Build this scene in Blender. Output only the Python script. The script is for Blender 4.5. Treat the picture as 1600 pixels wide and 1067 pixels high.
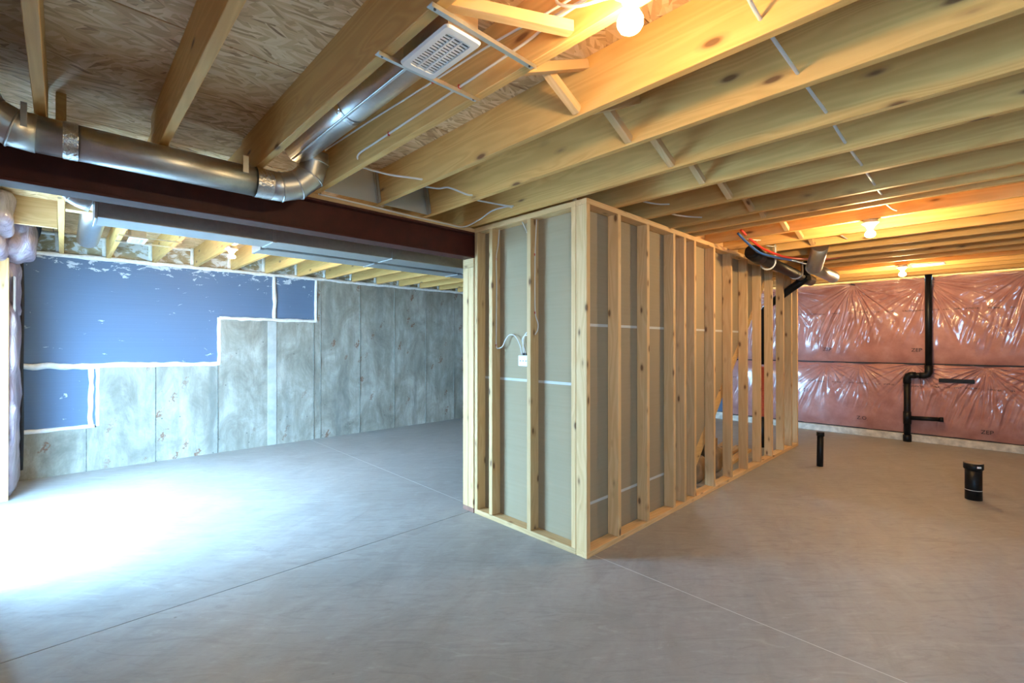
import bpy, bmesh, math, random
import numpy as np
from mathutils import Vector, Matrix, Quaternion
random.seed(7); rng = np.random.default_rng(7)
for o in list(bpy.data.objects): bpy.data.objects.remove(o)
scene = bpy.context.scene
col = scene.collection
PI = math.pi

# ------------------------------------------------------------------ camera
FPX = 723.5
yaw, pitch = math.radians(45.82), math.radians(0.19)
EYE = 1.45
Fv = Vector((math.cos(yaw)*math.cos(pitch), math.sin(yaw)*math.cos(pitch), math.sin(pitch)))
Rv = Vector((math.sin(yaw), -math.cos(yaw), 0)); Uv = Rv.cross(Fv)
cam = bpy.data.cameras.new('camera'); camo = bpy.data.objects.new('camera', cam); col.objects.link(camo)
M = Matrix((Rv, Uv, -Fv)).transposed().to_4x4(); M.translation = (0, 0, EYE)
camo.matrix_world = M
cam.sensor_fit = 'HORIZONTAL'; cam.sensor_width = 36; cam.lens = FPX/1600*36
cam.clip_start = 0.02; cam.clip_end = 200
scene.camera = camo

# ------------------------------------------------------------------ sky, exposure
SKY = 63.0
world = bpy.data.worlds.new('sky'); scene.world = world; world.use_nodes = True
bg = world.node_tree.nodes['Background']
bg.inputs['Color'].default_value = (0.32, 0.645, 1.0, 1); bg.inputs['Strength'].default_value = SKY
BULB = 1250.0
BULB_COL = (1.0, 0.70, 0.34)
scene.view_settings.view_transform = 'Standard'; scene.view_settings.look = 'None'
scene.view_settings.exposure = 0.38; scene.view_settings.gamma = 1.0
scene.view_settings.use_curve_mapping = False

# ------------------------------------------------------------------ node helpers
class NT:
    def __init__(s, name):
        s.m = bpy.data.materials.new(name); s.m.use_nodes = True
        s.t = s.m.node_tree; s.t.nodes.clear()
        s.out = s.n('ShaderNodeOutputMaterial')
    def n(s, typ, **kw):
        nd = s.t.nodes.new(typ)
        for k, v in kw.items():
            if k in nd.inputs.keys() if isinstance(k, str) else False: s.set(nd.inputs[k], v)
            else: setattr(nd, k, v)
        return nd
    def set(s, inp, v):
        if hasattr(v, 'is_output'): s.t.links.new(v, inp)
        elif hasattr(v, 'outputs'): s.t.links.new(v.outputs[0], inp)
        else: inp.default_value = v
    def math(s, op, a, b=None, c=None, clamp=False):
        nd = s.t.nodes.new('ShaderNodeMath'); nd.operation = op; nd.use_clamp = clamp
        for i, v in enumerate((a, b, c)):
            if v is not None: s.set(nd.inputs[i], v)
        return nd.outputs[0]
    def vmath(s, op, a, b=None):
        nd = s.t.nodes.new('ShaderNodeVectorMath'); nd.operation = op
        s.set(nd.inputs[0], a)
        if b is not None: s.set(nd.inputs[1], b)
        return nd.outputs[0]
    def noise(s, vec, scale, detail=3, rough=0.55, dist=0.0):
        nd = s.t.nodes.new('ShaderNodeTexNoise')
        s.set(nd.inputs['Vector'], vec); nd.inputs['Scale'].default_value = scale
        nd.inputs['Detail'].default_value = detail; nd.inputs['Roughness'].default_value = rough
        nd.inputs['Distortion'].default_value = dist
        return nd.outputs[0]
    def voro(s, vec, scale, out='Distance', feature='F1', rand=1.0):
        nd = s.t.nodes.new('ShaderNodeTexVoronoi'); nd.feature = feature
        s.set(nd.inputs['Vector'], vec); nd.inputs['Scale'].default_value = scale
        nd.inputs['Randomness'].default_value = rand
        return nd.outputs[out]
    def ramp(s, fac, stops):
        nd = s.t.nodes.new('ShaderNodeValToRGB'); s.set(nd.inputs[0], fac)
        e = nd.color_ramp.elements
        while len(e) > 1: e.remove(e[-1])
        for i, (p, c) in enumerate(stops):
            el = e[0] if i == 0 else e.new(p)
            el.position = p
            el.color = (c, c, c, 1) if not hasattr(c, '__len__') else (*c, 1)
        return nd.outputs[0]
    def mix(s, fac, a, b, mode='MIX'):
        nd = s.t.nodes.new('ShaderNodeMix'); nd.data_type = 'RGBA'; nd.blend_type = mode
        s.set(nd.inputs[0], fac)
        for i, v in ((6, a), (7, b)):
            if isinstance(v, tuple): v = (*v, 1) if len(v) == 3 else v
            s.set(nd.inputs[i], v)
        return nd.outputs[2]
    def coord(s, which='Object'):
        return s.t.nodes.new('ShaderNodeTexCoord').outputs[which]
    def rnd(s): return s.t.nodes.new('ShaderNodeObjectInfo').outputs['Random']
    def scale(s, vec, sc): return s.vmath('MULTIPLY', vec, sc)
    def sep(s, vec):
        nd = s.t.nodes.new('ShaderNodeSeparateXYZ'); s.set(nd.inputs[0], vec); return nd.outputs
    def comb(s, x, y, z):
        nd = s.t.nodes.new('ShaderNodeCombineXYZ')
        for i, v in enumerate((x, y, z)): s.set(nd.inputs[i], v)
        return nd.outputs[0]
    def bump(s, h, strength, dist=0.01, normal=None):
        nd = s.t.nodes.new('ShaderNodeBump'); s.set(nd.inputs['Height'], h)
        nd.inputs['Strength'].default_value = strength; nd.inputs['Distance'].default_value = dist
        if normal is not None: s.set(nd.inputs['Normal'], normal)
        return nd.outputs[0]
    def pbr(s, base, rough=0.6, metal=0.0, normal=None, coat=None, coat_rough=0.1, spec=None, emit=None, estr=0):
        p = s.t.nodes.new('ShaderNodeBsdfPrincipled')
        if isinstance(base, tuple): base = (*base, 1) if len(base) == 3 else base
        s.set(p.inputs['Base Color'], base); s.set(p.inputs['Roughness'], rough); s.set(p.inputs['Metallic'], metal)
        if normal is not None: s.set(p.inputs['Normal'], normal)
        if coat is not None:
            s.set(p.inputs['Coat Weight'], coat); s.set(p.inputs['Coat Roughness'], coat_rough)
            if normal is not None: s.set(p.inputs['Coat Normal'], normal)
        if spec is not None: s.set(p.inputs['Specular IOR Level'], spec)
        if emit is not None:
            p.inputs['Emission Color'].default_value = (*emit, 1); p.inputs['Emission Strength'].default_value = estr
        s.t.links.new(p.outputs[0], s.out.inputs[0]); return s.m

# ------------------------------------------------------------------ materials
def wood_mat(name, axis, light=(0.74, 0.50, 0.26), dark=(0.56, 0.33, 0.13), knot=True, kth=0.16, ks=(5.0, 12.0, 12.0)):
    t = NT(name); r = t.rnd()
    c = t.vmath('ADD', t.coord('Object'), t.comb(t.math('MULTIPLY', r, 37.0), t.math('MULTIPLY', r, 91.0), t.math('MULTIPLY', r, 53.0)))
    x, y, z = t.sep(c)
    if axis == 'Y': c = t.comb(y, x, z)
    if axis == 'Z': c = t.comb(z, x, y)
    warp = t.noise(t.scale(c, (1.1, 6, 6)), 1.0, 2)
    g = t.noise(t.vmath('ADD', t.scale(c, (0.5, 9, 9)), t.scale(t.comb(warp, warp, warp), (0.3, 1.2, 1.2))), 1.0, 2, 0.4, 0.3)
    rings = t.math('ABSOLUTE', t.math('SINE', t.math('MULTIPLY', g, 34.0)))
    rings = t.math('POWER', rings, 1.6)
    fine = t.noise(t.scale(c, (3, 160, 160)), 1.0, 2)
    basev = t.mix(t.math('MULTIPLY', rings, 0.55), light, dark)
    basev = t.mix(t.math('MULTIPLY', fine, 0.35), basev, dark)
    blot = t.noise(t.scale(c, (1.2, 3, 3)), 1.0, 2)
    basev = t.mix(t.ramp(blot, [(0.35, 0.0), (0.7, 0.35)]), basev, (light[0]*0.86, light[1]*0.74, light[2]*0.62))
    if knot:
        kc = t.vmath('ADD', t.scale(c, ks), t.scale(t.comb(warp, warp, warp), (0.25, 0.5, 0.5)))
        vd = t.voro(kc, 1.0)
        k1 = t.ramp(vd, [(kth*0.55, 1.0), (kth, 0.0)])
        k2 = t.ramp(vd, [(kth, 0.35), (kth*1.6, 0.0)])
        basev = t.mix(k2, basev, (0.34, 0.17, 0.06))
        basev = t.mix(t.math('MULTIPLY', k1, 0.85), basev, (0.13, 0.055, 0.022))
    hv = t.math('ADD', t.math('MULTIPLY', r, 0.30), 0.84)
    basev = t.vmath('MULTIPLY', basev, t.comb(hv, hv, hv))
    return t.pbr(basev, 0.62, normal=t.bump(fine, 0.12, 0.004), spec=0.3)
WX, WY, WZ = (wood_mat('lumber_'+a.lower(), a) for a in 'XYZ')
JY = wood_mat('joist_lumber', 'Y', (0.74, 0.455, 0.16), (0.56, 0.30, 0.085), kth=0.125, ks=(2.8, 8.0, 8.0))
SX = wood_mat('stringer_lumber', 'X', (0.72, 0.47, 0.19), (0.55, 0.33, 0.12))
WOOD = {'X': WX, 'Y': WY, 'Z': WZ}

def osb():
    t = NT('osb_strand_board'); c = t.vmath('ADD', t.coord('Object'), t.comb(t.math('MULTIPLY', t.rnd(), 11.0), t.math('MULTIPLY', t.rnd(), 7.0), 0.0))
    w = t.noise(c, 6, 2); wv = t.scale(t.comb(w, w, w), (0.03, 0.03, 0))
    def flakes(ang, sx, sy):
        m = t.n('ShaderNodeMapping'); m.inputs['Rotation'].default_value = (0, 0, ang)
        t.set(m.inputs['Vector'], t.vmath('ADD', c, wv)); v = t.scale(m, (sx, sy, 1))
        return t.sep(t.voro(v, 1.0, 'Color'))
    a = flakes(0.2, 10, 62); b = flakes(-0.5, 11, 58); d = flakes(0.95, 12, 55)
    sel = t.sep(t.voro(t.scale(c, (9, 22, 1)), 1.0, 'Color'))
    m1 = t.math('GREATER_THAN', sel[1], 0.55); m2 = t.math('GREATER_THAN', sel[2], 0.72)
    def lerp(x, y, m): return t.math('ADD', t.math('MULTIPLY', x, t.math('SUBTRACT', 1.0, m)), t.math('MULTIPLY', y, m))
    val = lerp(lerp(a[0], b[0], m1), d[0], m2)
    val = t.math('ADD', t.math('MULTIPLY', val, 0.75), t.math('MULTIPLY', t.noise(t.scale(c, (20, 90, 1)), 1.0, 2), 0.25))
    colr = t.ramp(val, [(0.08, (0.22, 0.095, 0.035)), (0.17, (0.50, 0.29, 0.13)), (0.5, (0.72, 0.46, 0.235)), (0.8, (0.84, 0.60, 0.35))])
    big = t.noise(c, 1.8, 3)
    colr = t.mix(t.ramp(big, [(0.35, 0.4), (0.62, 0.0)]), colr, (0.50, 0.28, 0.11))
    return t.pbr(colr, 0.65, normal=t.bump(val, 0.25, 0.004), spec=0.3)
OSB = osb()

def floor_mat():
    t = NT('troweled_concrete_floor')
    g = t.n('ShaderNodeNewGeometry').outputs['Position']
    big = t.noise(g, 0.9, 4, 0.6, 0.6)
    m = t.n('ShaderNodeMapping'); m.inputs['Rotation'].default_value = (0, 0, -0.35); t.set(m.inputs['Vector'], g)
    st = t.noise(t.scale(m, (1.0, 2.4, 1)), 1.7, 6, 0.66, 1.2)
    fine = t.noise(g, 34, 3)
    m2 = t.n('ShaderNodeMapping'); m2.inputs['Rotation'].default_value = (0, 0, 0.75); t.set(m2.inputs['Vector'], g)
    sc = t.noise(t.scale(m2, (2.0, 9.0, 1)), 1.6, 6, 0.7, 1.6)
    spots = t.ramp(t.voro(g, 3.1), [(0.012, 1.0), (0.03, 0.0)])
    c = t.ramp(st, [(0.30, (0.30, 0.285, 0.27)), (0.5, (0.365, 0.35, 0.335)), (0.72, (0.42, 0.41, 0.395))])
    c = t.mix(t.ramp(big, [(0.35, 0.5), (0.65, 0.0)]), c, (0.28, 0.26, 0.235))
    c = t.mix(t.ramp(sc, [(0.34, 0.5), (0.48, 0.0)]), c, (0.235, 0.22, 0.205))
    c = t.mix(t.ramp(sc, [(0.56, 0.0), (0.72, 0.5)]), c, (0.50, 0.49, 0.475))
    c = t.mix(t.math('MULTIPLY', fine, 0.22), c, (0.18, 0.165, 0.15))
    c = t.mix(t.math('MULTIPLY', spots, 0.6), c, (0.12, 0.10, 0.08))
    r = t.math('ADD', t.math('MULTIPLY', st, 0.30), 0.34)
    return t.pbr(c, r, normal=t.bump(t.math('ADD', st, t.math('MULTIPLY', fine, 0.3)), 0.12, 0.006), spec=0.4)
FLOOR = floor_mat()

def conc_wall():
    t = NT('board_formed_concrete')
    g = t.n('ShaderNodeNewGeometry').outputs['Position']
    a = t.noise(t.scale(g, (1.2, 1.2, 0.7)), 2.6, 6, 0.7, 0.7)
    v = t.noise(t.scale(g, (7, 7, 1.3)), 1.8, 5, 0.68, 0.3)
    f = t.noise(g, 30, 3)
    c = t.ramp(a, [(0.30, (0.20, 0.18, 0.145)), (0.48, (0.335, 0.31, 0.255)), (0.68, (0.50, 0.47, 0.41))])
    c = t.mix(t.ramp(v, [(0.38, 0.5), (0.55, 0.0)]), c, (0.21, 0.195, 0.155))
    c = t.mix(t.math('MULTIPLY', f, 0.25), c, (0.17, 0.16, 0.14))
    pat = t.voro(t.vmath('ADD', t.scale(g, (5.5, 1, 3.2)), t.scale(t.comb(f, f, f), (1.1, 0, 1.1))), 1.0)
    zone = t.ramp(t.noise(g, 0.8, 2), [(0.42, 0.0), (0.52, 1.0)])
    pm = t.math('MULTIPLY', t.ramp(pat, [(0.13, 1.0), (0.18, 0.0)]), zone)
    c = t.mix(t.math('MULTIPLY', pm, 0.75), c, (0.19, 0.075, 0.035))
    hole = t.ramp(t.voro(g, 7.0), [(0.04, 1.0), (0.075, 0.0)])
    c = t.mix(t.math('MULTIPLY', hole, 0.7), c, (0.07, 0.065, 0.055))
    wet = t.ramp(t.noise(t.scale(g, (2.4, 2.4, 0.18)), 1.0, 3), [(0.56, 0.0), (0.63, 0.45)])
    c = t.mix(wet, c, (0.15, 0.155, 0.14))
    return t.pbr(c, 0.82, normal=t.bump(t.math('ADD', v, f), 0.3, 0.008), spec=0.25)
CONC = conc_wall()

def simple(name, c, rough=0.6, metal=0.0, nscale=0, namp=0.15, spec=None, bump=0.0, coat=None):
    t = NT(name); base = c
    nm = None
    if nscale:
        n = t.noise(t.coord('Object'), nscale, 3)
        base = t.mix(t.ramp(n, [(0.3, 0.0), (0.7, 1.0)]), tuple(k*(1-namp) for k in c), tuple(min(1, k*(1+namp)) for k in c))
        if bump: nm = t.bump(n, bump, 0.008)
    return t.pbr(base, rough, metal, normal=nm, spec=spec, coat=coat)

def galv():
    t = NT('galvanized_sheet_metal'); c = t.coord('Object')
    v = t.sep(t.voro(c, 55, 'Color'))[0]; n = t.noise(c, 3, 2)
    b = t.mix(v, (0.62, 0.635, 0.64), (0.68, 0.69, 0.69))
    r = t.math('ADD', t.math('MULTIPLY', v, 0.03), t.math('MULTIPLY', n, 0.16))
    return t.pbr(b, t.math('ADD', r, 0.27), 1.0)
GALV = galv()
FOIL = simple('crinkled_foil_tape', (0.72, 0.73, 0.74), 0.22, 1.0, 60, 0.1, bump=0.7)
STEEL = simple('red_oxide_primer_steel', (0.075, 0.013, 0.008), 0.5, 0.0, 9, 0.22, spec=0.4)
WHITE = simple('white_paint_metal', (0.80, 0.81, 0.82), 0.4)
PORC = simple('white_porcelain', (0.82, 0.80, 0.76), 0.3)
CABLE = simple('white_cable_jacket', (0.78, 0.76, 0.72), 0.45)
BLACKP = simple('black_abs_plastic', (0.007, 0.007, 0.008), 0.45, nscale=14, namp=0.4, spec=0.25)
BLACK = simple('plain_black', (0.010, 0.010, 0.012), 0.6)
RED = simple('red_pex', (0.55, 0.035, 0.02), 0.4)
BLUEP = simple('blue_pex', (0.02, 0.09, 0.32), 0.4)
ORANGE = simple('red_corrugated_plastic', (0.50, 0.075, 0.03), 0.5)
DARKG = simple('dark_slot', (0.10, 0.11, 0.12), 0.7)
SHIM = simple('red_brown_shim', (0.28, 0.13, 0.085), 0.8, nscale=30)
KRAFT = simple('brown_kraft_paper', (0.26, 0.17, 0.09), 0.75, nscale=8, namp=0.3, bump=0.4)
CARD = simple('cardboard', (0.30, 0.19, 0.10), 0.85, nscale=10)
CURB = simple('pale_concrete_curb', (0.62, 0.59, 0.52), 0.85, nscale=14, namp=0.25, bump=0.6)
BOUNCE_GROUND = simple('bounce_ground_concrete', (0.45, 0.45, 0.44), 0.9, nscale=3)
GLASSM = None
def drywall():
    t = NT('grey_drywall_back_paper'); g = t.n('ShaderNodeNewGeometry').outputs['Position']
    n = t.noise(t.scale(g, (2, 2, 60)), 1.0, 2); b = t.noise(g, 1.5, 2)
    c = t.mix(n, (0.35, 0.265, 0.16), (0.40, 0.305, 0.195))
    c = t.mix(t.math('MULTIPLY', b, 0.3), c, (0.30, 0.22, 0.125))
    return t.pbr(c, 0.85, spec=0.2)
DRY = drywall()
def tape():
    t = NT('white_paper_tape'); g = t.n('ShaderNodeNewGeometry').outputs['Position']
    return t.pbr(t.mix(t.noise(g, 12, 2), (0.50, 0.48, 0.43), (0.64, 0.62, 0.57)), 0.8)
TAPE = tape()
def blueboard():
    t = NT('blue_rigid_foam_board'); g = t.n('ShaderNodeNewGeometry').outputs['Position']
    lines = t.noise(t.scale(g, (0.6, 1, 90)), 1.0, 2)
    c = t.mix(lines, (0.10, 0.145, 0.225), (0.12, 0.17, 0.26))
    sm = t.noise(t.scale(g, (4.0, 1, 7.0)), 1.7, 5, 0.7, 0.6)
    x, y, z = t.sep(g)
    near = t.ramp(z, [(0.0, 0.0), (1.0, 0.0)])
    top = t.math('MULTIPLY', t.ramp(t.math('DIVIDE', z, 2.5), [(0.86, 0.0), (0.955, 0.13)]), 1.0)
    m = t.ramp(t.math('ADD', sm, top), [(0.655, 0.0), (0.70, 0.85)])
    c = t.mix(m, c, (0.60, 0.66, 0.72))
    return t.pbr(c, 0.7, spec=0.25)
BLUE = blueboard()
FOAM = simple('white_spray_foam', (0.80, 0.80, 0.78), 0.8, nscale=25, namp=0.10, bump=0.6)
def rim():
    t = NT('foam_smeared_rim_board'); g = t.n('ShaderNodeNewGeometry').outputs['Position']
    n = t.noise(t.scale(g, (1, 1, 1.6)), 7, 4, 0.6, 0.8)
    c = t.ramp(n, [(0.42, (0.30, 0.225, 0.12)), (0.50, (0.38, 0.32, 0.22)), (0.56, (0.62, 0.64, 0.63))])
    return t.pbr(c, 0.8)
RIM = rim()
def pinkmat(name, prints):
    t = NT(name); g = t.n('ShaderNodeNewGeometry').outputs['Position']
    n = t.noise(g, 5, 4, 0.6); f = t.noise(g, 45, 3)
    c = t.ramp(n, [(0.3, (0.37, 0.155, 0.135)), (0.55, (0.47, 0.225, 0.20)), (0.75, (0.55, 0.30, 0.27))])
    c = t.mix(t.math('MULTIPLY', f, 0.25), c, (0.36, 0.14, 0.12))
    x, y, z = t.sep(g)
    wob = t.math('MULTIPLY', t.math('SUBTRACT', t.noise(t.scale(g, (0, 2.0, 0)), 1.0, 2), 0.5), 0.05)
    zz = t.math('ADD', z, wob)
    for (z0, hw, dashes) in prints:
        line = t.math('LESS_THAN', t.math('ABSOLUTE', t.math('SUBTRACT', zz, z0)), hw)
        word = t.math('GREATER_THAN', t.noise(t.scale(g, (0, 9.0, 0)), 1.0, 0), 0.47)
        let = t.math('GREATER_THAN', t.noise(t.scale(g, (0, 120.0, 90.0)), 1.0, 1), 0.50)
        m = t.math('MULTIPLY', line, t.math('MULTIPLY', word, let))
        c = t.mix(t.math('MULTIPLY', m, 0.85), c, (0.05, 0.03, 0.03))
    return t.pbr(c, 0.55, normal=t.bump(f, 0.06, 0.004), coat=1.0, coat_rough=0.13, spec=0.4)
PINK = pinkmat('poly_faced_pink_fibreglass', [(1.93, 0.011, 1), (0.82, 0.011, 1)])
DULL = simple('dull_galvanized_panel', (0.62, 0.66, 0.66), 0.5, 0.55)
def lilacmat():
    t = NT('lilac_poly_wrapped_insulation'); g = t.n('ShaderNodeNewGeometry').outputs['Position']
    n = t.noise(t.scale(g, (6, 6, 1.5)), 1.4, 4)
    c = t.ramp(n, [(0.32, (0.20, 0.14, 0.19)), (0.55, (0.40, 0.31, 0.37)), (0.75, (0.55, 0.49, 0.53))])
    return t.pbr(c, 0.45, coat=0.8, coat_rough=0.15, normal=t.bump(t.noise(t.scale(g, (14, 14, 5)), 1.0, 3, 0.6, 1.0), 0.9, 0.03))
LILAC = lilacmat()
def bulbm(name, power):
    t = NT(name); e = t.n('ShaderNodeEmission'); e.inputs[0].default_value = (*BULB_COL, 1); e.inputs[1].default_value = power
    t.t.links.new(e.outputs[0], t.out.inputs[0]); return t.m
BULBM = bulbm('lit_warm_bulb', BULB); BULBS = bulbm('lit_low_watt_bulb', BULB*0.30)
def glassm():
    t = NT('clear_window_glass'); a = t.n('ShaderNodeBsdfTransparent'); b = t.n('ShaderNodeBsdfGlossy'); b.inputs['Roughness'].default_value = 0.02
    mx = t.n('ShaderNodeMixShader'); mx.inputs[0].default_value = 0.06
    t.t.links.new(a.outputs[0], mx.inputs[1]); t.t.links.new(b.outputs[0], mx.inputs[2]); t.t.links.new(mx.outputs[0], t.out.inputs[0]); return t.m
GLASSM = glassm()

# ------------------------------------------------------------------ geometry helpers
def tag(o, label=None, cat=None, group=None, kind=None):
    if label: o['label'] = label
    if cat: o['category'] = cat
    if group: o['group'] = group
    if kind: o['kind'] = kind
    return o
def empty(name, loc, label, cat, group=None, kind=None):
    o = bpy.data.objects.new(name, None); col.objects.link(o); o.location = loc; o.empty_display_size = 0.1
    return tag(o, label, cat, group, kind)
def wpos(o):
    p = Vector((0, 0, 0))
    while o is not None: p += o.location; o = o.parent
    return p
def link(name, me, mat, loc, parent=None, rot=None):
    o = bpy.data.objects.new(name, me); col.objects.link(o)
    if mat is not None and not me.materials: me.materials.append(mat)
    if parent is not None:
        o.parent = parent; o.location = Vector(loc) - wpos(parent)
    else: o.location = loc
    if rot is not None:
        o.rotation_mode = 'QUATERNION'; o.rotation_quaternion = rot
    return o
def raw(name, verts, faces, mat, parent=None, smooth=False, origin=None):
    v = np.array(verts, dtype=float)
    org = v.mean(0) if origin is None else np.array(origin, dtype=float)
    me = bpy.data.meshes.new(name); me.from_pydata((v-org).tolist(), [], [tuple(f) for f in faces]); me.update()
    if smooth: me.polygons.foreach_set('use_smooth', [True]*len(me.polygons))
    return link(name, me, mat, tuple(org), parent)
cache = {}
def boxmesh(sx, sy, sz, bev, mat):
    k = (round(sx, 4), round(sy, 4), round(sz, 4), bev, mat.name)
    if k in cache: return cache[k]
    bm = bmesh.new(); bmesh.ops.create_cube(bm, size=1)
    bmesh.ops.scale(bm, vec=(sx, sy, sz), verts=bm.verts)
    if bev: bmesh.ops.bevel(bm, geom=bm.edges[:], offset=min(bev, 0.3*min(sx, sy, sz)), segments=1, affect='EDGES')
    me = bpy.data.meshes.new('box'); bm.to_mesh(me); bm.free(); me.materials.append(mat)
    cache[k] = me; return me
def box(name, x, y, z, mat, parent=None, bev=0.002):
    (x0, x1), (y0, y1), (z0, z1) = x, y, z
    return link(name, boxmesh(x1-x0, y1-y0, z1-z0, bev, mat), None, ((x0+x1)/2, (y0+y1)/2, (z0+z1)/2), parent)
def bar(name, p0, p1, w, h, mat, parent=None, bev=0.002, up=(0, 0, 1)):
    """lumber between two points; w across (horizontal), h along 'up'"""
    p0, p1 = Vector(p0), Vector(p1); d = (p1-p0); L = d.length; d.normalize()
    s = Vector(up).cross(d); s.normalize(); u = d.cross(s)
    q = Matrix((d, s, u)).transposed().to_quaternion()
    return link(name, boxmesh(L, w, h, bev, mat), None, (p0+p1)/2, parent, q)
def prism(name, poly, axis, a0, a1, mat, parent=None, flip=False):
    """polygon in the other two axes extruded along axis"""
    def p3(u, v, a): return {'Y': (u, a, v), 'X': (a, u, v), 'Z': (u, v, a)}[axis]
    n = len(poly)
    v = [p3(*q, a0) for q in poly]+[p3(*q, a1) for q in poly]
    f = [tuple(range(n)), tuple(range(2*n-1, n-1, -1))]+[(i, n+i, n+(i+1) % n, (i+1) % n) for i in range(n)]
    o = raw(name, v, f, mat, parent)
    bm = bmesh.new(); bm.from_mesh(o.data); bmesh.ops.recalc_face_normals(bm, faces=bm.faces); bm.to_mesh(o.data); bm.free()
    return o
def smoothpath(pts, n=8):
    P = [np.array(p, float) for p in pts]; P = [2*P[0]-P[1]]+P+[2*P[-1]-P[-2]]
    out = []
    for i in range(1, len(P)-2):
        for k in range(n):
            t = k/n; a, b, c, d = P[i-1], P[i], P[i+1], P[i+2]
            out.append(0.5*((2*b)+(-a+c)*t+(2*a-5*b+4*c-d)*t*t+(-a+3*b-3*c+d)*t**3))
    out.append(P[-2]); return out
def sweepdata(path, r, seg=12, caps=True):
    P = [Vector(p) for p in path]; n = len(P)
    rs = r if hasattr(r, '__len__') else [r]*n
    T = [(P[min(i+1, n-1)]-P[max(i-1, 0)]).normalized() for i in range(n)]
    ref = Vector((0, 0, 1)) if abs(T[0].z) < 0.9 else Vector((1, 0, 0))
    u = T[0].cross(ref).normalized(); v, f = [], []
    for i in range(n):
        if i:
            ax = T[i-1].cross(T[i])
            if ax.length > 1e-7: u = Quaternion(ax.normalized(), T[i-1].angle(T[i])) @ u
        u = (u-T[i]*u.dot(T[i])).normalized(); w = T[i].cross(u)
        for k in range(seg):
            a = 2*PI*k/seg; v.append(tuple(P[i]+(u*math.cos(a)+w*math.sin(a))*rs[i]))
    for i in range(n-1):
        for k in range(seg):
            a, b = i*seg+k, i*seg+(k+1) % seg; f.append((a, b, b+seg, a+seg))
    if caps: f.append(tuple(range(seg-1, -1, -1))); f.append(tuple((n-1)*seg+k for k in range(seg)))
    return v, f
def tube(name, path, r, mat, parent=None, seg=12, caps=True):
    v, f = sweepdata(path, r, seg, caps)
    o = raw(name, v, f, mat, parent)
    for p in o.data.polygons: p.use_smooth = len(p.vertices) == 4
    return o
def wire(name, pts, mat, parent=None, r=0.004, n=8, seg=7):
    return tube(name, smoothpath(pts, n), r, mat, parent, seg)
def ring(name, c, axis, R, r, mat, parent=None, seg=24):
    a = Vector(axis).normalized(); u = a.orthogonal().normalized(); w = a.cross(u)
    v, f = [], []
    m = 6
    for i in range(seg):
        t = 2*PI*i/seg; d = u*math.cos(t)+w*math.sin(t)
        for k in range(m):
            s = 2*PI*k/m; v.append(tuple(Vector(c)+d*(R+r*math.cos(s))+a*r*math.sin(s)))
    for i in range(seg):
        for k in range(m):
            f.append((i*m+k, ((i+1) % seg)*m+k, ((i+1) % seg)*m+(k+1) % m, i*m+(k+1) % m))
    return raw(name, v, f, mat, parent, True)
def vnoise(x, y, seed=0):
    """smooth value noise on arrays"""
    x = np.asarray(x, float); y = np.asarray(y, float)
    xi, yi = np.floor(x).astype(int), np.floor(y).astype(int); fx, fy = x-xi, y-yi
    fx = fx*fx*(3-2*fx); fy = fy*fy*(3-2*fy)
    def h(a, b):
        n = (a*374761393+b*668265263+seed*1442695041) & 0x7fffffff
        n = ((n ^ (n >> 13))*1274126177) & 0x7fffffff
        return ((n ^ (n >> 16)) & 0xffff)/65535.0
    return (h(xi, yi)*(1-fx)+h(xi+1, yi)*fx)*(1-fy)+(h(xi, yi+1)*(1-fx)+h(xi+1, yi+1)*fx)*fy
def lump(name, c, size, mat, parent=None, amp=0.03, freq=6, sub=4, seed=1, power=3.0):
    """a soft bulging pillow shape"""
    bm = bmesh.new(); bmesh.ops.create_icosphere(bm, subdivisions=sub, radius=1)
    for vt in bm.verts:
        p = vt.co.copy(); k = (abs(p.x)**power+abs(p.y)**power+abs(p.z)**power)**(-1/power); p *= k
        q = Vector((p.x*size[0]/2, p.y*size[1]/2, p.z*size[2]/2))
        nn = float(vnoise(q.x*freq+q.y*freq*0.7+5, q.z*freq+q.y*freq*0.5, seed))-0.5
        n2 = float(vnoise(q.x*freq*2.7+9, q.z*freq*1.7+q.y*3, seed+3))-0.5
        q += vt.co.normalized()*(nn*amp+n2*amp*0.5); vt.co = q
    me = bpy.data.meshes.new(name); bm.to_mesh(me); bm.free()
    me.polygons.foreach_set('use_smooth', [True]*len(me.polygons))
    return link(name, me, mat, c, parent)
def foam_strip(name, p0, p1, width, thick, normal, parent, seed=0):
    """an irregular flattened bead of foam lying on a face"""
    p0, p1, nrm = Vector(p0), Vector(p1), Vector(normal); d = p1-p0; L = d.length; d.normalize(); s = nrm.cross(d)
    n = max(6, int(L/0.035)); prof = [(-0.5, 0.0), (-0.42, 0.7), (-0.12, 1.0), (0.15, 0.95), (0.42, 0.7), (0.5, 0.0)]
    v, f = [], []
    for i in range(n+1):
        t = i/n*L
        width_ = width*0.8; w = width_*(0.75+0.5*float(vnoise(t*14, 0.5, seed))); off = width*0.25*(float(vnoise(t*9, 3.5, seed+1))-0.5)
        th = thick*(0.75+0.5*float(vnoise(t*11, 7.5, seed+2)))
        for a, b in prof: v.append(tuple(p0+d*t+s*(a*w+off)+nrm*(b*th)))
    m = len(prof)
    for i in range(n):
        for k in range(m-1): f.append((i*m+k, i*m+k+1, (i+1)*m+k+1, (i+1)*m+k))
    f.append(tuple(range(m))); f.append(tuple(n*m+m-1-k for k in range(m)))
    o = raw(name, v, f, FOAM, parent, True)
    bm = bmesh.new(); bm.from_mesh(o.data); bmesh.ops.recalc_face_normals(bm, faces=bm.faces); bm.to_mesh(o.data); bm.free()
    return o

TT = 2.43          # underside of joists
JD = 0.235         # joist depth
ZS = TT+JD         # underside of subfloor
XL, XR = -0.37, 9.03
YB, YF = -1.9, 7.10

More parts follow.
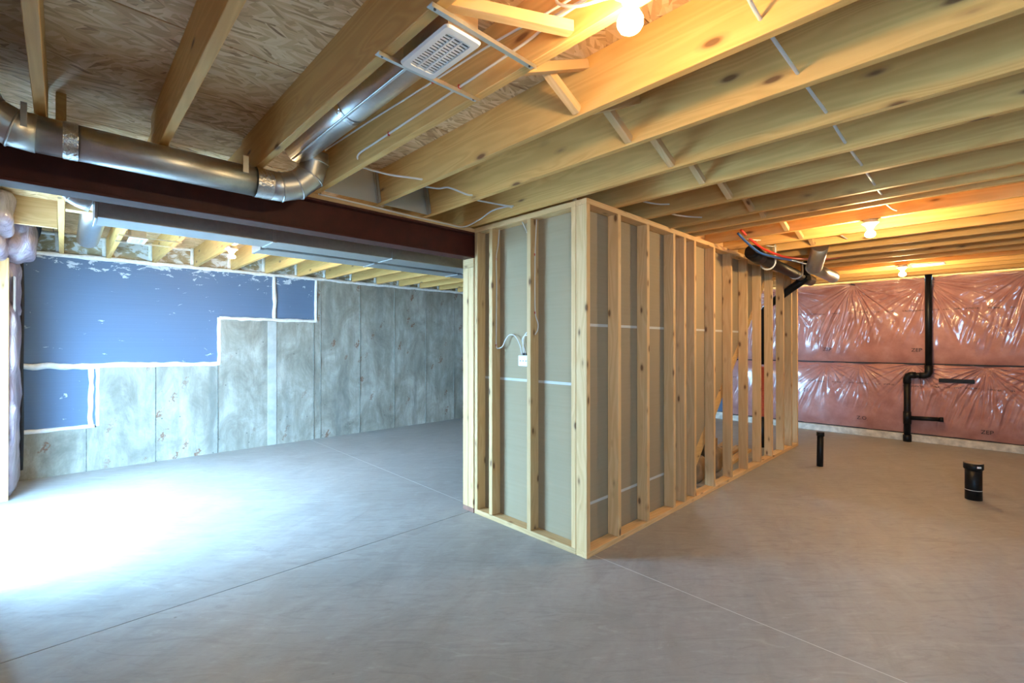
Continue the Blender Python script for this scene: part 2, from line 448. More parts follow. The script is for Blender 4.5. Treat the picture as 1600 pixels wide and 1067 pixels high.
# ================================================================== FLOOR
floor = empty('floor', (4.3, 2.6, 0), 'grey troweled concrete floor slab with saw-cut joints', 'floor', kind='structure')
jx = lambda y: 2.59+(y-0.27)*(0.086/6.82)
g = 0.003; yj = 3.12
def slab(xa, xb, ya, yb):     # xa/xb: functions of y
    prism('floor_slab', [(xa(ya), ya), (xb(ya), ya), (xb(yb), yb), (xa(yb), yb)], 'Z', -0.1, 0.0, FLOOR, floor)
cl, cr = (lambda y: -0.62), (lambda y: 9.5)
for ya, yb in ((YB-0.2, yj-g), (yj+g, YF+0.25)):
    slab(cl, lambda y: jx(y)-g, ya, yb); slab(lambda y: jx(y)+g, cr, ya, yb)
JW = simple('dusty_joint', (0.62, 0.62, 0.60), 0.9); JDk = simple('dark_saw_cut', (0.06, 0.055, 0.05), 0.9)
prism('joint_filler', [(jx(YB)-g, YB), (jx(YB)+g, YB), (jx(YF)+g, YF), (jx(YF)-g, YF)], 'Z', -0.05, -0.0006, JW, floor)
box('joint_filler', (-0.6, 2.55), (yj-g, yj+g), (-0.05, -0.004), JDk, floor, 0)

# ================================================================== CEILING
ceil = empty('ceiling', (4.3, 2.6, TT), 'open wooden joists and strand-board subfloor overhead', 'ceiling', kind='structure')
JT = 0.038
front = [-0.89, -0.47, -0.05, 0.377, 0.808, 1.21, 1.633, 2.048, 2.494, 2.894, 3.33, 3.76, 4.02, 4.19, 4.62, 5.08, 5.50, 5.94, 6.37, 6.79, 7.20, 7.60, 8.02, 8.44, 8.86, 9.03]
front = front[1:]
for xr in front:
    end = 1.965 if 4.1 < xr < 7.3 else 3.125
    box('joist', (xr-JT, xr), (YB, end), (TT, ZS), JY, ceil)
back = [-0.41, 0.013, 0.403, 0.824, 1.252, 1.666, 2.089, 2.526, 2.946]+[2.946+0.4225*k for k in range(1, 14)]
for xr in back:
    if xr > 9.0: continue
    box('joist', (xr-JT, xr), (3.135, YF+0.04), (TT, ZS), JY, ceil)
box('header', (4.0, 7.40), (1.967, 2.005), (TT, ZS), WX, ceil)
box('trimmer', (7.40, 7.44), (1.97, 3.05), (TT, ZS), JY, ceil)
# subfloor sheets
ys = [2.167+1.27*k for k in range(-4, 5)]
for j in range(len(ys)-1):
    x = (1.19-2.54) if j % 2 == 0 else (-0.07-2.54)
    while x < 9.4:
        xa, xb = max(x, -0.6), min(x+2.54, 9.4)
        ya, yb = max(ys[j], YB-0.1), min(ys[j+1], YF+0.15)
        if xb-xa > 0.05 and yb-ya > 0.05:
            box('subfloor_panel', (xa+0.003, xb-0.003), (ya+0.003, yb-0.003), (ZS, ZS+0.02), OSB, ceil, 0.002)
        x += 2.54
box('light_leak_cover', (-0.62, 9.45), (YB-0.12, YF+0.2), (ZS+0.021, ZS+0.06), DARKG, ceil, 0)  # unseen cover slab, added to stop light leaking through the panel gaps
# cross bridging between joists
def strut(p0, p1): bar('bridging_strut', p0, p1, 0.036, 0.036, WX, ceil, 0.0015)
strut((0.81, 1.115, 2.458), (1.171, 0.93, 2.458))
pairs = [(1.21, 1.595), (1.633, 2.010), (2.048, 2.456), (2.494, 2.856), (2.894, 3.292), (3.33, 3.722), (3.76, 3.982), (4.19, 4.582), (4.62, 5.042), (5.08, 5.462)]
for i, (a, b) in enumerate(pairs):
    strut((a+0.002, 1.235+0.01*i*0.3, 2.63), (b-0.002, 1.235, 2.452))
    if i < 2 or i % 2: strut((a+0.002, 1.19, 2.455), (b-0.002, 1.19, 2.632))
strut((0.38, 1.12, 2.63), (0.768, 1.10, 2.455))
# rim blocks above the concrete wall
bb = [x for x in back if x < 9]
for i in range(len(bb)-1):
    xa, xb = bb[i]+0.002, bb[i+1]-JT-0.002
    if xa > 6.2: continue
    box('rim_insulation', (xa, xb), (YF+0.02, YF+0.05), (TT+0.02, ZS), RIM, ceil, 0)
    foam_strip('foam_bead', (xb-0.014, YF+0.02, TT+0.02), (xb-0.014, YF+0.02, ZS), 0.05, 0.02, (0, -1, 0), ceil, i*5)
    foam_strip('foam_bead', (xa, YF+0.02, ZS-0.02), (xb, YF+0.02, ZS-0.02), 0.04, 0.015, (0, -1, 0), ceil, i*5+2)
# short flat blocks on the back joists next to the exterior wall
box('blocking', (-0.33, -0.03), (5.55, 5.59), (TT+0.002, ZS), WX, ceil)
bar('blocking', (0.016, 4.75, TT+0.02), (0.364, 4.75, TT+0.02), 0.09, 0.038, WX, ceil)
box('blocking', (2.56, 2.79), (1.99, 2.03), (TT+0.001, TT+0.039), WX, ceil)

# ================================================================== FAR CONCRETE WALL
wf = empty('wall_far', (3.0, YF, 0), 'stained grey poured concrete wall stepping up beneath blue foam boards', 'wall', kind='structure')
step = [(-0.62, 0), (9.5, 0), (9.5, 2.415), (2.79, 2.415), (2.79, 1.765), (1.51, 1.765), (1.51, 1.165), (0.285, 1.165), (0.285, 0.49), (-0.62, 0.49)]
prism('concrete_pour', step, 'Y', YF, YF+0.22, CONC, wf)
def fl(x):
    return 0.49 if x < 0.285 else 1.165 if x < 1.51 else 1.765 if x < 2.79 else 2.40
RIDGE = simple('form_joint_ridge', (0.19, 0.19, 0.165), 0.85, nscale=20, namp=0.3)
for i, x in enumerate([0.199, 0.821, 1.476, 2.725, 2.83, 3.459, 4.085, 4.72, 5.353]):
    n = 14; v = []; h = fl(x)-0.01
    for k in range(n+1):
        z = h*k/n; w = 0.004+0.005*random.random(); d = 0.004+0.008*random.random()
        v += [(x-w, YF+0.001, z), (x, YF-d, z), (x+w, YF+0.001, z)]
    f = []
    for k in range(n): f += [(3*k, 3*k+1, 3*k+4, 3*k+3), (3*k+1, 3*k+2, 3*k+5, 3*k+4)]
    raw('form_ridge', v, f, RIDGE, wf)
box('form_filler_strip', (2.084, 2.202), (YF-0.006, YF+0.01), (0.003, 1.755), simple('pale_form_strip', (0.42, 0.42, 0.385), 0.85, nscale=6, namp=0.2), wf, 0.002)
BY = YF+0.03
prism('foam_board', [(-0.62, 1.18), (1.515, 1.18), (1.515, 1.78), (2.178, 1.78), (2.178, 2.40), (-0.62, 2.40)], 'Y', BY, BY+0.05, BLUE, wf)
box('foam_board', (2.182, 2.79), (BY, BY+0.05), (1.78, 2.40), BLUE, wf, 0.002)
box('foam_board', (-0.62, 0.29), (BY, BY+0.05), (0.50, 1.176), BLUE, wf, 0.002)
box('sheathing', (-0.62, 9.5), (YF+0.225, YF+0.25), (0, ZS+0.05), DARKG, wf, 0)
box('sill_plate', (-0.6, 9.0), (YF+0.005, YF+0.14), (2.402, TT-0.002), WX, wf, 0.002)
N = (0, -1, 0); yb_ = BY-0.001
for k, (a, b, w, th) in enumerate([((-0.33, 1.20), (1.50, 1.165), 0.085, 0.034), ((1.50, 1.16), (1.50, 1.79), 0.06, 0.034), ((1.50, 1.775), (2.79, 1.775), 0.07, 0.034),
        ((2.765, 1.76), (2.765, 2.40), 0.05, 0.034), ((2.18, 1.79), (2.18, 2.40), 0.065, 0.02), ((-0.33, 0.50), (0.27, 0.50), 0.06, 0.034), ((0.235, 0.50), (0.235, 1.17), 0.055, 0.020), ((0.295, 0.50), (0.295, 1.17), 0.045, 0.036)]):
    foam_strip('foam_seal', (a[0], yb_, a[1]), (b[0], yb_, b[1]), w, th, N, wf, 40+k)
foam_strip('foam_seal', (-0.30, YF+0.005, 2.42), (5.9, YF+0.005, 2.42), 0.062, 0.022, N, wf, 77)

# ================================================================== RIGHT WALL (pink insulation)
wr = empty('wall_right', (XR, 1.0, 0), 'basement wall clad in shiny pink poly-faced insulation blankets', 'wall', kind='structure')
box('concrete_pour', (XR+0.12, XR+0.32), (YB-0.2, YF+0.25), (0, TT+0.02), CONC, wr, 0)
box('foundation_curb', (XR-0.03, XR+0.12), (YB, 3.5), (0, 0.10), CURB, wr, 0.004)
box('foundation_curb', (XR-0.0, XR+0.12), (3.5, 5.6), (0, 0.13), CURB, wr, 0.004)
box('foam_board', (XR+0.03, XR+0.119), (3.52, 5.6), (0.14, 2.40), BLUE, wr, 0.002)
box('sill_plate', (XR+0.02, XR+0.16), (YB, YF), (TT-0.028, TT-0.001), WY, wr, 0.002)
def blanket(z0, z1, y0, y1, pins, seed):
    ny, nz = 720, 200
    Y, Z = np.meshgrid(np.linspace(y0, y1, ny), np.linspace(z0, z1, nz))
    s = (Z-(z0+z1)/2)/((z1-z0)/2)
    h = 0.055*(1-np.abs(s)**5)
    for i, (py, pz, R, A) in enumerate(pins):
        dy, dz = Y-py, Z-pz; r = np.hypot(dy, dz)+1e-6; th = np.arctan2(dz, dy)
        jit = vnoise(th*7+i*31, r*2.0+3, seed+i)*7
        a = A*np.exp(-(r/R)**2)*np.clip(r/0.10, 0, 1)
        h += a*np.sin(24*th+jit)
        h += 0.5*a*np.sin(47*th+2*jit+1)
        h -= 0.035*np.exp(-(r/0.10)**2)
    sl = Y+0.28*(Z-z0)+0.05*vnoise(Y*3, Z*3, seed+9)
    fold = vnoise(sl*26, Z*2.2, seed+20)+0.6*vnoise(sl*55, Z*4, seed+21)
    mask = vnoise(Y*2.2, Z*1.5, seed+22)*np.exp(-((s+0.15)/0.55)**2)
    h += 0.020*(fold-0.8)*np.clip(mask*2.0-0.25, 0, 1.0)
    h += 0.012*(vnoise(Y*7, Z*5, seed+30)-0.5)
    edge = np.abs(s) > 0.999; h[edge] = -0.02
    X = XR+0.03-h
    v = np.stack([X, Y, Z], -1).reshape(-1, 3)
    i = np.arange(ny*nz).reshape(nz, ny)
    f = np.stack([i[:-1, :-1], i[:-1, 1:], i[1:, 1:], i[1:, :-1]], -1).reshape(-1, 4)
    me = bpy.data.meshes.new('insulation_blanket'); org = np.array([XR, (y0+y1)/2, (z0+z1)/2])
    me.from_pydata((v-org).tolist(), [], f.tolist()); me.update(); me.flip_normals()
    me.polygons.foreach_set('use_smooth', [True]*len(me.polygons))
    o = link('insulation_blanket', me, PINK, tuple(org), wr)
    return o
pin_u = [(1.50, 2.38, 0.62, 0.013), (0.62, 2.36, 0.62, 0.013), (-0.40, 2.40, 0.6, 0.012), (2.5, 2.38, 0.5, 0.01)]
pin_l = [(1.85, 1.12, 0.32, 0.011), (1.42, 1.12, 0.35, 0.010), (0.76, 1.13, 0.40, 0.012), (0.02, 1.12, 0.55, 0.014), (-0.5, 1.12, 0.4, 0.01)]
up = blanket(1.145, 2.425, YB, 3.5, pin_u, 3)
lo = blanket(0.105, 1.138, YB, 3.5, pin_l, 50)
box('black_edge_strip', (XR+0.025, XR+0.06), (YB, 3.5), (0.098, 0.118), BLACK, wr, 0)
box('black_edge_strip', (XR+0.03, XR+0.06), (YB, 3.5), (1.130, 1.152), BLACK, wr, 0)
for (py, pz, *_r) in pin_u[:3]:
    bar('fastener', (XR-0.015, py+0.03, pz+0.01), (XR-0.015, py-0.03, pz-0.012), 0.012, 0.014, BLACK, wr, 0.002)
INK = simple('black_ink', (0.03, 0.02, 0.02), 0.7)
def text(body, y, z, size, parent):
    cu = bpy.data.curves.new('print', 'FONT'); cu.body = body; cu.size = size; cu.align_x = 'CENTER'; cu.align_y = 'CENTER'
    tmp = bpy.data.objects.new('print', cu); me = bpy.data.meshes.new_from_object(tmp); bpy.data.objects.remove(tmp)
    me.materials.clear(); me.materials.append(INK)
    o = link('printed_mark', me, None, (XR-0.034, y, z), parent)
    o.rotation_euler = (PI/2, 0, -PI/2); return o
for body, y, z in (('ZEP', 1.845, 1.345), ('ZEP', 0.735, 1.345), ('Z.O', 1.39, 0.275), ('ZEP', 0.015, 0.235), ('21', 2.15, 0.66)):
    text(body, y, z, 0.075, up if z > 1.14 else lo)
box('label_strip', (XR-0.045, XR-0.030), (0.134, 0.498), (0.89, 0.945), BLACKP, wr, 0.003)

# ================================================================== LEFT EXTERIOR WALL + door + rear wall
wl = empty('wall_left', (XL, 2.6, 0), 'framed exterior wall wrapped in lilac poly insulation beside the doorway', 'wall', kind='structure')
XO = -0.62
D0, D1, DH = 4.15, 6.0, 2.12
DJ = 6.27
W0, W1, WZ0, WZ1 = -1.70, -0.80, 1.05, 2.0
box('sheathing', (XO-0.02, XO), (D1, YF+0.2), (0, ZS), OSB, wl, 0)
box('sheathing', (XO-0.02, XO), (W1, D0), (0, ZS), OSB, wl, 0)
box('sheathing', (XO-0.02, XO), (D0, D1), (DH, ZS), OSB, wl, 0)
box('sheathing', (XO-0.02, XO), (W0, W1), (0, WZ0), OSB, wl, 0)
box('sheathing', (XO-0.02, XO), (W0, W1), (WZ1, ZS), OSB, wl, 0)
box('sheathing', (XO-0.02, XO), (YB-0.2, W0), (0, ZS), OSB, wl, 0)
box('stud', (-0.49, -0.352), (DJ, DJ+0.04), (0.0, 2.234), WZ, wl)
box('stud', (-0.49, -0.352), (D0-0.04, D0), (0.0, 2.234), WZ, wl)
box('header', (-0.49, XL), (D0-0.04, DJ+0.1), (2.236, TT-0.002), WY, wl)
lump('insulation_batt', (-0.43, 6.71, 0.92), (0.25, 0.78, 1.86), LILAC, wl, 0.035, 7, 5, 3, 8.0)
lump('insulation_batt', (-0.41, 6.76, 2.00), (0.22, 0.64, 0.55), LILAC, wl, 0.05, 8, 4, 9, 5.0)
lump('insulation_bag', (-0.31, 6.40, 2.44), (0.24, 0.62, 0.42), LILAC, wl, 0.07, 8, 5, 5, 3.0)
lump('insulation_bag', (-0.39, 5.65, 2.50), (0.22, 0.9, 0.34), LILAC, wl, 0.06, 8, 4, 15, 3.0)
lump('insulation_bag', (-0.42, 5.95, 2.30), (0.14, 0.6, 0.22), LILAC, wl, 0.05, 8, 4, 25, 3.0)
tube('black_edge_strip', smoothpath([(-0.31, 7.08, 2.36), (-0.30, 7.06, 1.9), (-0.305, 7.06, 1.2), (-0.30, 7.06, 0.6), (-0.305, 7.06, 0.12)], 6), 0.016, BLACK, wl, 8)  # black tube running down the end of the concrete wall
tube('black_edge_strip', smoothpath([(-0.17, 6.62, 2.66), (-0.19, 6.75, 2.55), (-0.24, 6.85, 2.46), (-0.29, 6.95, 2.38)], 6), 0.028, BLACK, wl, 8)
box('poly_highlight_strip', (-0.332, -0.318), (6.40, 6.50), (0.50, 2.08), WHITE, wl, 0.003)  # white strip standing in for the bright highlight on the poly fold
box('insulation_blanket', (-0.47, XL), (W1+0.05, D0-0.05), (0, TT), LILAC, wl, 0.02)
box('insulation_blanket', (-0.47, XL), (YB, W0-0.05), (0, TT), LILAC, wl, 0.02)
box('insulation_blanket', (-0.47, XL), (W0-0.05, W1+0.05), (0, WZ0-0.02), LILAC, wl, 0.02)
box('insulation_blanket', (-0.47, XL), (W0-0.05, W1+0.05), (WZ1+0.02, TT), LILAC, wl, 0.02)
d1 = empty('door_1', (XO, (D0+D1)/2, 0), 'wide white patio door opening to daylight', 'door', kind='structure')
for ya, yb, za, zb in ((D0, D0+0.05, 0.0, DH), (D1-0.05, D1, 0.0, DH), (D0+0.05, D1-0.05, DH-0.05, DH), (D0+0.05, D1-0.05, 0.0, 0.04)):
    box('door_frame', (XO-0.02, XO+0.06), (ya, yb), (za, zb), WHITE, d1, 0.003)
box('meeting_rail', (XO-0.01, XO+0.04), ((D0+D1)/2-0.03, (D0+D1)/2+0.03), (0.04, DH-0.05), WHITE, d1, 0.003)
box('pane', (XO+0.012, XO+0.016), (D0+0.05, (D0+D1)/2-0.03), (0.04, DH-0.05), GLASSM, d1, 0)
box('pane', (XO+0.012, XO+0.016), ((D0+D1)/2+0.03, D1-0.05), (0.04, DH-0.05), GLASSM, d1, 0)
w1 = empty('window_1', (XO, (W0+W1)/2, WZ0), 'white framed basement window', 'window', kind='structure')
for ya, yb, za, zb in ((W0, W0+0.05, WZ0, WZ1), (W1-0.05, W1, WZ0, WZ1), (W0+0.05, W1-0.05, WZ1-0.05, WZ1), (W0+0.05, W1-0.05, WZ0, WZ0+0.05)):
    box('window_frame', (XO-0.02, XO+0.06), (ya, yb), (za, zb), WHITE, w1, 0.003)
box('pane', (XO+0.012, XO+0.016), (W0+0.05, W1-0.05), (WZ0+0.05, WZ1-0.05), GLASSM, w1, 0)
wb = empty('wall_rear', (4.3, YB, 0), 'plain concrete wall behind the viewpoint', 'wall', kind='structure')
box('concrete_pour', (-0.62, 9.5), (YB-0.2, YB-0.002), (0, ZS), CONC, wb, 0)
pat = box('bounce_ground', (-14, XO-0.03), (-9, 16), (-0.25, -0.06), BOUNCE_GROUND, None, 0)  # unseen ground, added so daylight bounces in through the openings
tag(pat, 'pale ground added outside the exterior doorway to bounce daylight in', 'ground', kind='structure')
for nm, y0, y1, z0, z1 in (('door_portal', D0, D1, 0, DH), ('window_portal', W0, W1, WZ0, WZ1)):
    L = bpy.data.lights.new(nm, 'AREA'); L.shape = 'RECTANGLE'; L.size = z1-z0; L.size_y = y1-y0; L.cycles.is_portal = True
    lo_ = bpy.data.objects.new(nm, L); col.objects.link(lo_); lo_.location = (XO-0.03, (y0+y1)/2, (z0+z1)/2)
    lo_.rotation_euler = (0, -PI/2, 0)

# ================================================================== STUD PARTITION
PX, PY = 2.526, 1.88
SD = 0.09
pl = empty('wall_partition_left', (PX, 2.5, 0), 'short stud wall with drywall backing facing the doorway light', 'wall', kind='structure')
box('bottom_plate', (PX, PX+SD), (1.972, 3.06), (0, 0.04), WY, pl)
box('top_plate', (PX, PX+SD), (1.972, 3.06), (TT-0.04, TT-0.001), WY, pl)
for ya, yb in ((3.02, 3.058), (2.832, 2.872), (2.399, 2.439), (1.973, 2.013)):
    box('stud', (PX, PX+SD), (ya, yb), (0.04, TT-0.04), WZ, pl)
box('drywall_sheet', (PX+SD+0.002, PX+SD+0.016), (2.0, 3.06), (0.0, 1.153), DRY, pl, 0)
box('drywall_sheet', (PX+SD+0.002, PX+SD+0.016), (2.0, 3.06), (1.156, 2.39), DRY, pl, 0)
box('seam_tape', (PX+SD-0.0005, PX+SD+0.0025), (2.0, 3.06), (1.146, 1.166), TAPE, pl, 0)
pr = empty('wall_partition_right', (5.0, PY, 0), 'long stud wall in front of the under-stair space', 'wall', kind='structure')
box('bottom_plate', (PX, 7.48), (PY, PY+SD), (0, 0.04), WX, pr)
box('top_plate', (PX, 7.48), (PY, PY+SD), (TT-0.04, TT-0.001), WX, pr)
studx = [2.566, 2.945, 3.355, 3.795, 3.998, 4.20, 4.63, 5.07, 5.518, 5.955, 6.38, 6.84, 7.20, 7.475]
for i, xr in enumerate(studx):
    box('stud', (xr-0.04, xr), (PY, PY+SD), (0.04, TT-0.04), WZ, pr)
# drywall lining the stair, cut to the slope of the stairs
sl = 0.924; zl = lambda x: 0.435+(x-4.398)*sl
DYa, DYb = PY+SD+0.004, PY+SD+0.018
x0s = 4.398-0.435/sl
xz = lambda z: 4.398+(z-0.435)/sl
XE = xz(2.39)
zc = [0.0, 0.312, 1.578, 2.39]
for a, b in zip(zc[:-1], zc[1:]):
    prism('drywall_sheet', [(2.56, a+0.0015), (xz(a+0.0015), a+0.0015), (xz(b-0.0015), b-0.0015), (2.56, b-0.0015)], 'Y', DYa, DYb, DRY, pr)
for z in zc[1:3]:
    box('seam_tape', (2.57, xz(z)-0.03), (DYa-0.0025, DYa+0.001), (z-0.010, z+0.010), TAPE, pr, 0)
# staircase behind the drywall
st = empty('staircase', (5.0, 2.5, 0), 'rough wooden staircase rising behind the long stud wall', 'stairs')
sn = Vector((1, 0, sl)).normalized()
for yy in (DYb+0.003, 2.92):
    prism('stringer', [(x0s+0.02, 0.0), (x0s+0.26, 0.0), (xz(2.40)+0.10, 2.40-0.04), (xz(2.40)+0.0, 2.42), (xz(2.40)-0.22, 2.42), (x0s-0.02, 0.18)], 'Y', yy, yy+0.04, SX, st)
nst = 12
for i in range(nst):
    z = 0.19+0.19*i; x = xz(z)-0.20
    if z > 2.3: break
    box('tread', (x-0.02, x+0.22), (DYb+0.045, 2.918), (z, z+0.035), WY, st, 0.003)
    box('riser', (x+0.20, x+0.218), (DYb+0.045, 2.918), (z+0.037, z+0.188), OSB, st, 0)

# ================================================================== STEEL BEAM + POST
bmz0, bmz1 = 2.180, 2.397
be = empty('steel_beam', (1.0, 3.135, bmz0), 'dark red primed steel I-beam carrying the joists', 'beam')
box('bottom_flange', (-0.50, 2.62), (3.066, 3.205), (bmz0, bmz0+0.014), STEEL, be, 0.002)
box('top_flange', (-0.50, 2.62), (3.066, 3.205), (bmz1-0.014, bmz1), STEEL, be, 0.002)
box('web', (-0.50, 2.62), (3.129, 3.141), (bmz0+0.014, bmz1-0.014), STEEL, be, 0)
box('nailer_plank', (-0.48, 2.60), (3.061, 3.21), (bmz1, TT-0.001), WX, be, 0.002)
po = empty('support_post', (PX+0.05, 3.13, 0), 'built-up wooden post standing under the end of the steel beam', 'post')
box('shim', (PX-0.006, PX+0.09), (3.064, 3.21), (0.0, 0.04), SHIM, po, 0.002)
box('ply', (PX-0.006, PX+0.09), (3.064, 3.135), (0.04, 2.10), WZ, po)
box('ply', (PX-0.006, PX+0.09), (3.137, 3.21), (0.04, 2.10), WZ, po)
box('cap_block', (PX-0.006, PX+0.09), (3.064, 3.21), (2.102, 2.178), WY, po)

# ================================================================== ROUND SUPPLY DUCT
DR = 0.078
du = empty('round_duct', (0.4, 2.84, 2.345), 'shiny galvanized round duct running along the red steel beam', 'duct')
tube('straight_section', [(-0.10, 2.84, 2.345), (0.83, 2.84, 2.345)], DR, GALV, du, 32)
def elbow(pts, R):
    eb = tube('elbow', pts, R, GALV, du, 28)
    for i in range(1, len(pts)-1):
        d = Vector(pts[i+1])-Vector(pts[i-1]); ring('gore_bead', pts[i], d, R, 0.005, GALV, eb)
E1 = [(0.82, 2.84, 2.345), (0.90, 2.84, 2.348), (0.985, 2.83, 2.375), (1.055, 2.815, 2.44), (1.075, 2.80, 2.53), (1.07, 2.79, 2.58)]
elbow(E1, DR+0.003)
E2 = [(-0.08, 2.84, 2.345), (-0.15, 2.84, 2.35), (-0.23, 2.83, 2.39), (-0.265, 2.81, 2.46), (-0.272, 2.78, 2.54)]
elbow(E2, DR+0.003)
tube('straight_section', [(0.985, 2.80, 2.577), (0.985, 1.46, 2.577)], DR, GALV, du, 32)
tube('straight_section', [(-0.275, 2.74, 2.577), (-0.275, 1.0, 2.577)], DR, GALV, du, 32)
tube('foil_tape', [(0.765, 2.84, 2.345), (0.85, 2.84, 2.345)], DR+0.004, FOIL, du, 32, False)
tube('foil_tape', [(0.00, 2.84, 2.345), (0.05, 2.84, 2.345)], DR+0.003, FOIL, du, 32, False)
tube('foil_tape', [(0.985, 2.13, 2.577), (0.985, 2.09, 2.577)], DR+0.003, FOIL, du, 32, False)
bar('seam', (0.945, 2.78, 2.577-0.072), (0.945, 1.47, 2.577-0.072), 0.012, 0.006, GALV, du, 0.001)
box('strap', (0.688, 0.716), (2.758, 2.764), (2.36, 2.45), GALV, du, 0.001)
box('hanger_strap', (-0.125, -0.105), (2.757, 2.763), (2.34, 2.44), GALV, du, 0.001)

# ================================================================== REGISTERS
def register(x0, x1, y0, y1, z, label, bars, nsl, boot_h=0.17):
    r = empty('ceiling_register', ((x0+x1)/2, (y0+y1)/2, z), label, 'vent')
    # rounded face plate with an opening
    def rr(xa, xb, ya, yb, R, n=5):
        out = []
        for cx, cy, a0 in ((xb-R, yb-R, 0), (xa+R, yb-R, PI/2), (xa+R, ya+R, PI), (xb-R, ya+R, 1.5*PI)):
            for k in range(n+1): a = a0+PI/2*k/n; out.append((cx+R*math.cos(a), cy+R*math.sin(a)))
        return out
    m = 0.024
    A = rr(x0, x1, y0, y1, 0.018); A2 = rr(x0+0.005, x1-0.005, y0+0.005, y1-0.005, 0.015); B = rr(x0+m, x1-m, y0+m*1.3, y1-m*1.3, 0.012); n = len(A)
    v = [(*p, z+0.008) for p in A]+[(*p, z) for p in A2]+[(*p, z) for p in B]+[(*p, z+0.008) for p in B]
    f = []
    for L in range(3):
        for i in range(n): f.append((L*n+i, L*n+(i+1) % n, (L+1)*n+(i+1) % n, (L+1)*n+i))
    fp = raw('face_plate', v, f, WHITE, r)
    xa, xb, ya, yb = x0+m, x1-m, y0+m*1.3, y1-m*1.3
    sp = (yb-ya)/nsl
    for i in range(nsl):
        yc = ya+(i+0.5)*sp
        bar('slat', (xa-0.002, yc, z+0.005), (xb+0.002, yc, z+0.005), sp*0.50, 0.003, WHITE, fp, 0)
    for k in (1/3, 2/3): box('divider', (xa+(xb-xa)*k-0.003, xa+(xb-xa)*k+0.003), (ya, yb), (z+0.0015, z+0.007), WHITE, fp, 0)
    box('slot_shade_sheet', (xa-0.004, xb+0.004), (ya-0.004, yb+0.004), (z+0.012, z+0.016), BLACK, r, 0)  # black sheet that gives the gaps between slats their shade
    # sheet-metal boot: four sides and a top
    t = 0.0015; xa, xb, ya, yb = x0+0.012, x1-0.012, y0+0.012, y1-0.012
    for bxs in (((xa, xa+t), (ya, yb)), ((xb-t, xb), (ya, yb)), ((xa, xb), (ya, ya+t)), ((xa, xb), (yb-t, yb))):
        box('boot_side', bxs[0], bxs[1], (z+0.009, z+boot_h), GALV, r, 0)
    box('boot_top', (xa, xb), (ya, yb), (z+boot_h, z+boot_h+t), GALV, r, 0)
    for (bx0, bx1, by) in bars:
        box('hanger_bar', (bx0, bx1), (by-0.014, by+0.014), (TT-0.006, TT-0.002), GALV, r, 0.001)
        box('hanger_bar_lip', (bx0, bx1), (by-0.0155, by-0.014), (TT-0.016, TT-0.002), GALV, r, 0)
        for sx in (bx0+0.02, bx1-0.02): tube('screw', [(sx, by, TT-0.010), (sx, by, TT-0.006)], 0.004, DARKG, r, 8)
    return r
r1 = register(0.832, 0.975, 1.137, 1.42, 2.412, 'white slotted ceiling register on metal bars above the round duct end', [(0.757, 1.196, 1.122), (0.757, 1.196, 1.432)], 15)
register(0.44, 0.578, 5.47, 5.77, 2.415, 'small white ceiling register near the blue foam boards', [(0.36, 0.83, 5.45), (0.36, 0.83, 5.79)], 12)
register(7.66, 7.80, 0.36, 0.67, 2.415, 'white ceiling register beside the farthest bulb near the pink wall', [], 12)
tape_o = tube('foil_tape', [(0.985, 1.50, 2.577), (0.985, 1.44, 2.577)], DR+0.004, FOIL, du, 28, False)

# ================================================================== RECTANGULAR TRUNK DUCTS
t1 = empty('trunk_duct', (1.5, 3.58, 2.15), 'long rectangular sheet-metal trunk duct directly behind the steel beam', 'duct', 'trunk ducts')
for k in range(4):
    a, b = 0.14+k*0.92, 0.14+(k+1)*0.92-0.004
    box('duct_section', (a, b), (3.45, 3.69), (2.15, 2.40), GALV, t1, 0.003)
    if k: box('drive_cleat', (a-0.016, a+0.012), (3.445, 3.695), (2.146, 2.404), GALV, t1, 0.002)
box('end_cap', (0.128, 0.139), (3.44, 3.70), (2.14, 2.41), GALV, t1, 0.002)
t2 = empty('trunk_duct', (2.2, 3.9, 2.15), 'second sheet-metal trunk duct beyond the first with an open flanged end', 'duct', 'trunk ducts')
for k in range(3):
    a, b = 1.06+k*0.92, 1.06+(k+1)*0.92-0.004
    box('duct_section', (a+0.02, b), (3.79, 4.00), (2.152, 2.40), GALV, t2, 0.003)
    box('drive_cleat', (a, a+0.026), (3.785, 4.005), (2.147, 2.404), GALV, t2, 0.002)
bt = empty('branch_duct', (0.2, 5.0, 2.52), 'galvanized branch duct with elbow running between joists toward the blue boards', 'duct')
tube('takeoff_elbow', smoothpath([(0.127, 3.56, 2.26), (0.06, 3.56, 2.29), (0.03, 3.56, 2.36), (0.03, 3.60, 2.46)], 3), 0.068, GALV, bt, 24)
ring('collar_bead', (0.06, 3.56, 2.295), (1, 0, -0.8), 0.07, 0.005, GALV, bt)
tube('straight_section', [(0.19, 4.45, 2.53), (0.19, 6.55, 2.53)], 0.088, GALV, bt, 28)
tube('end_cap', [(0.19, 6.55, 2.53), (0.19, 6.565, 2.53), (0.19, 6.60, 2.525), (0.19, 6.61, 2.525)], [0.089, 0.089, 0.06, 0.01], FOIL, bt, 24)
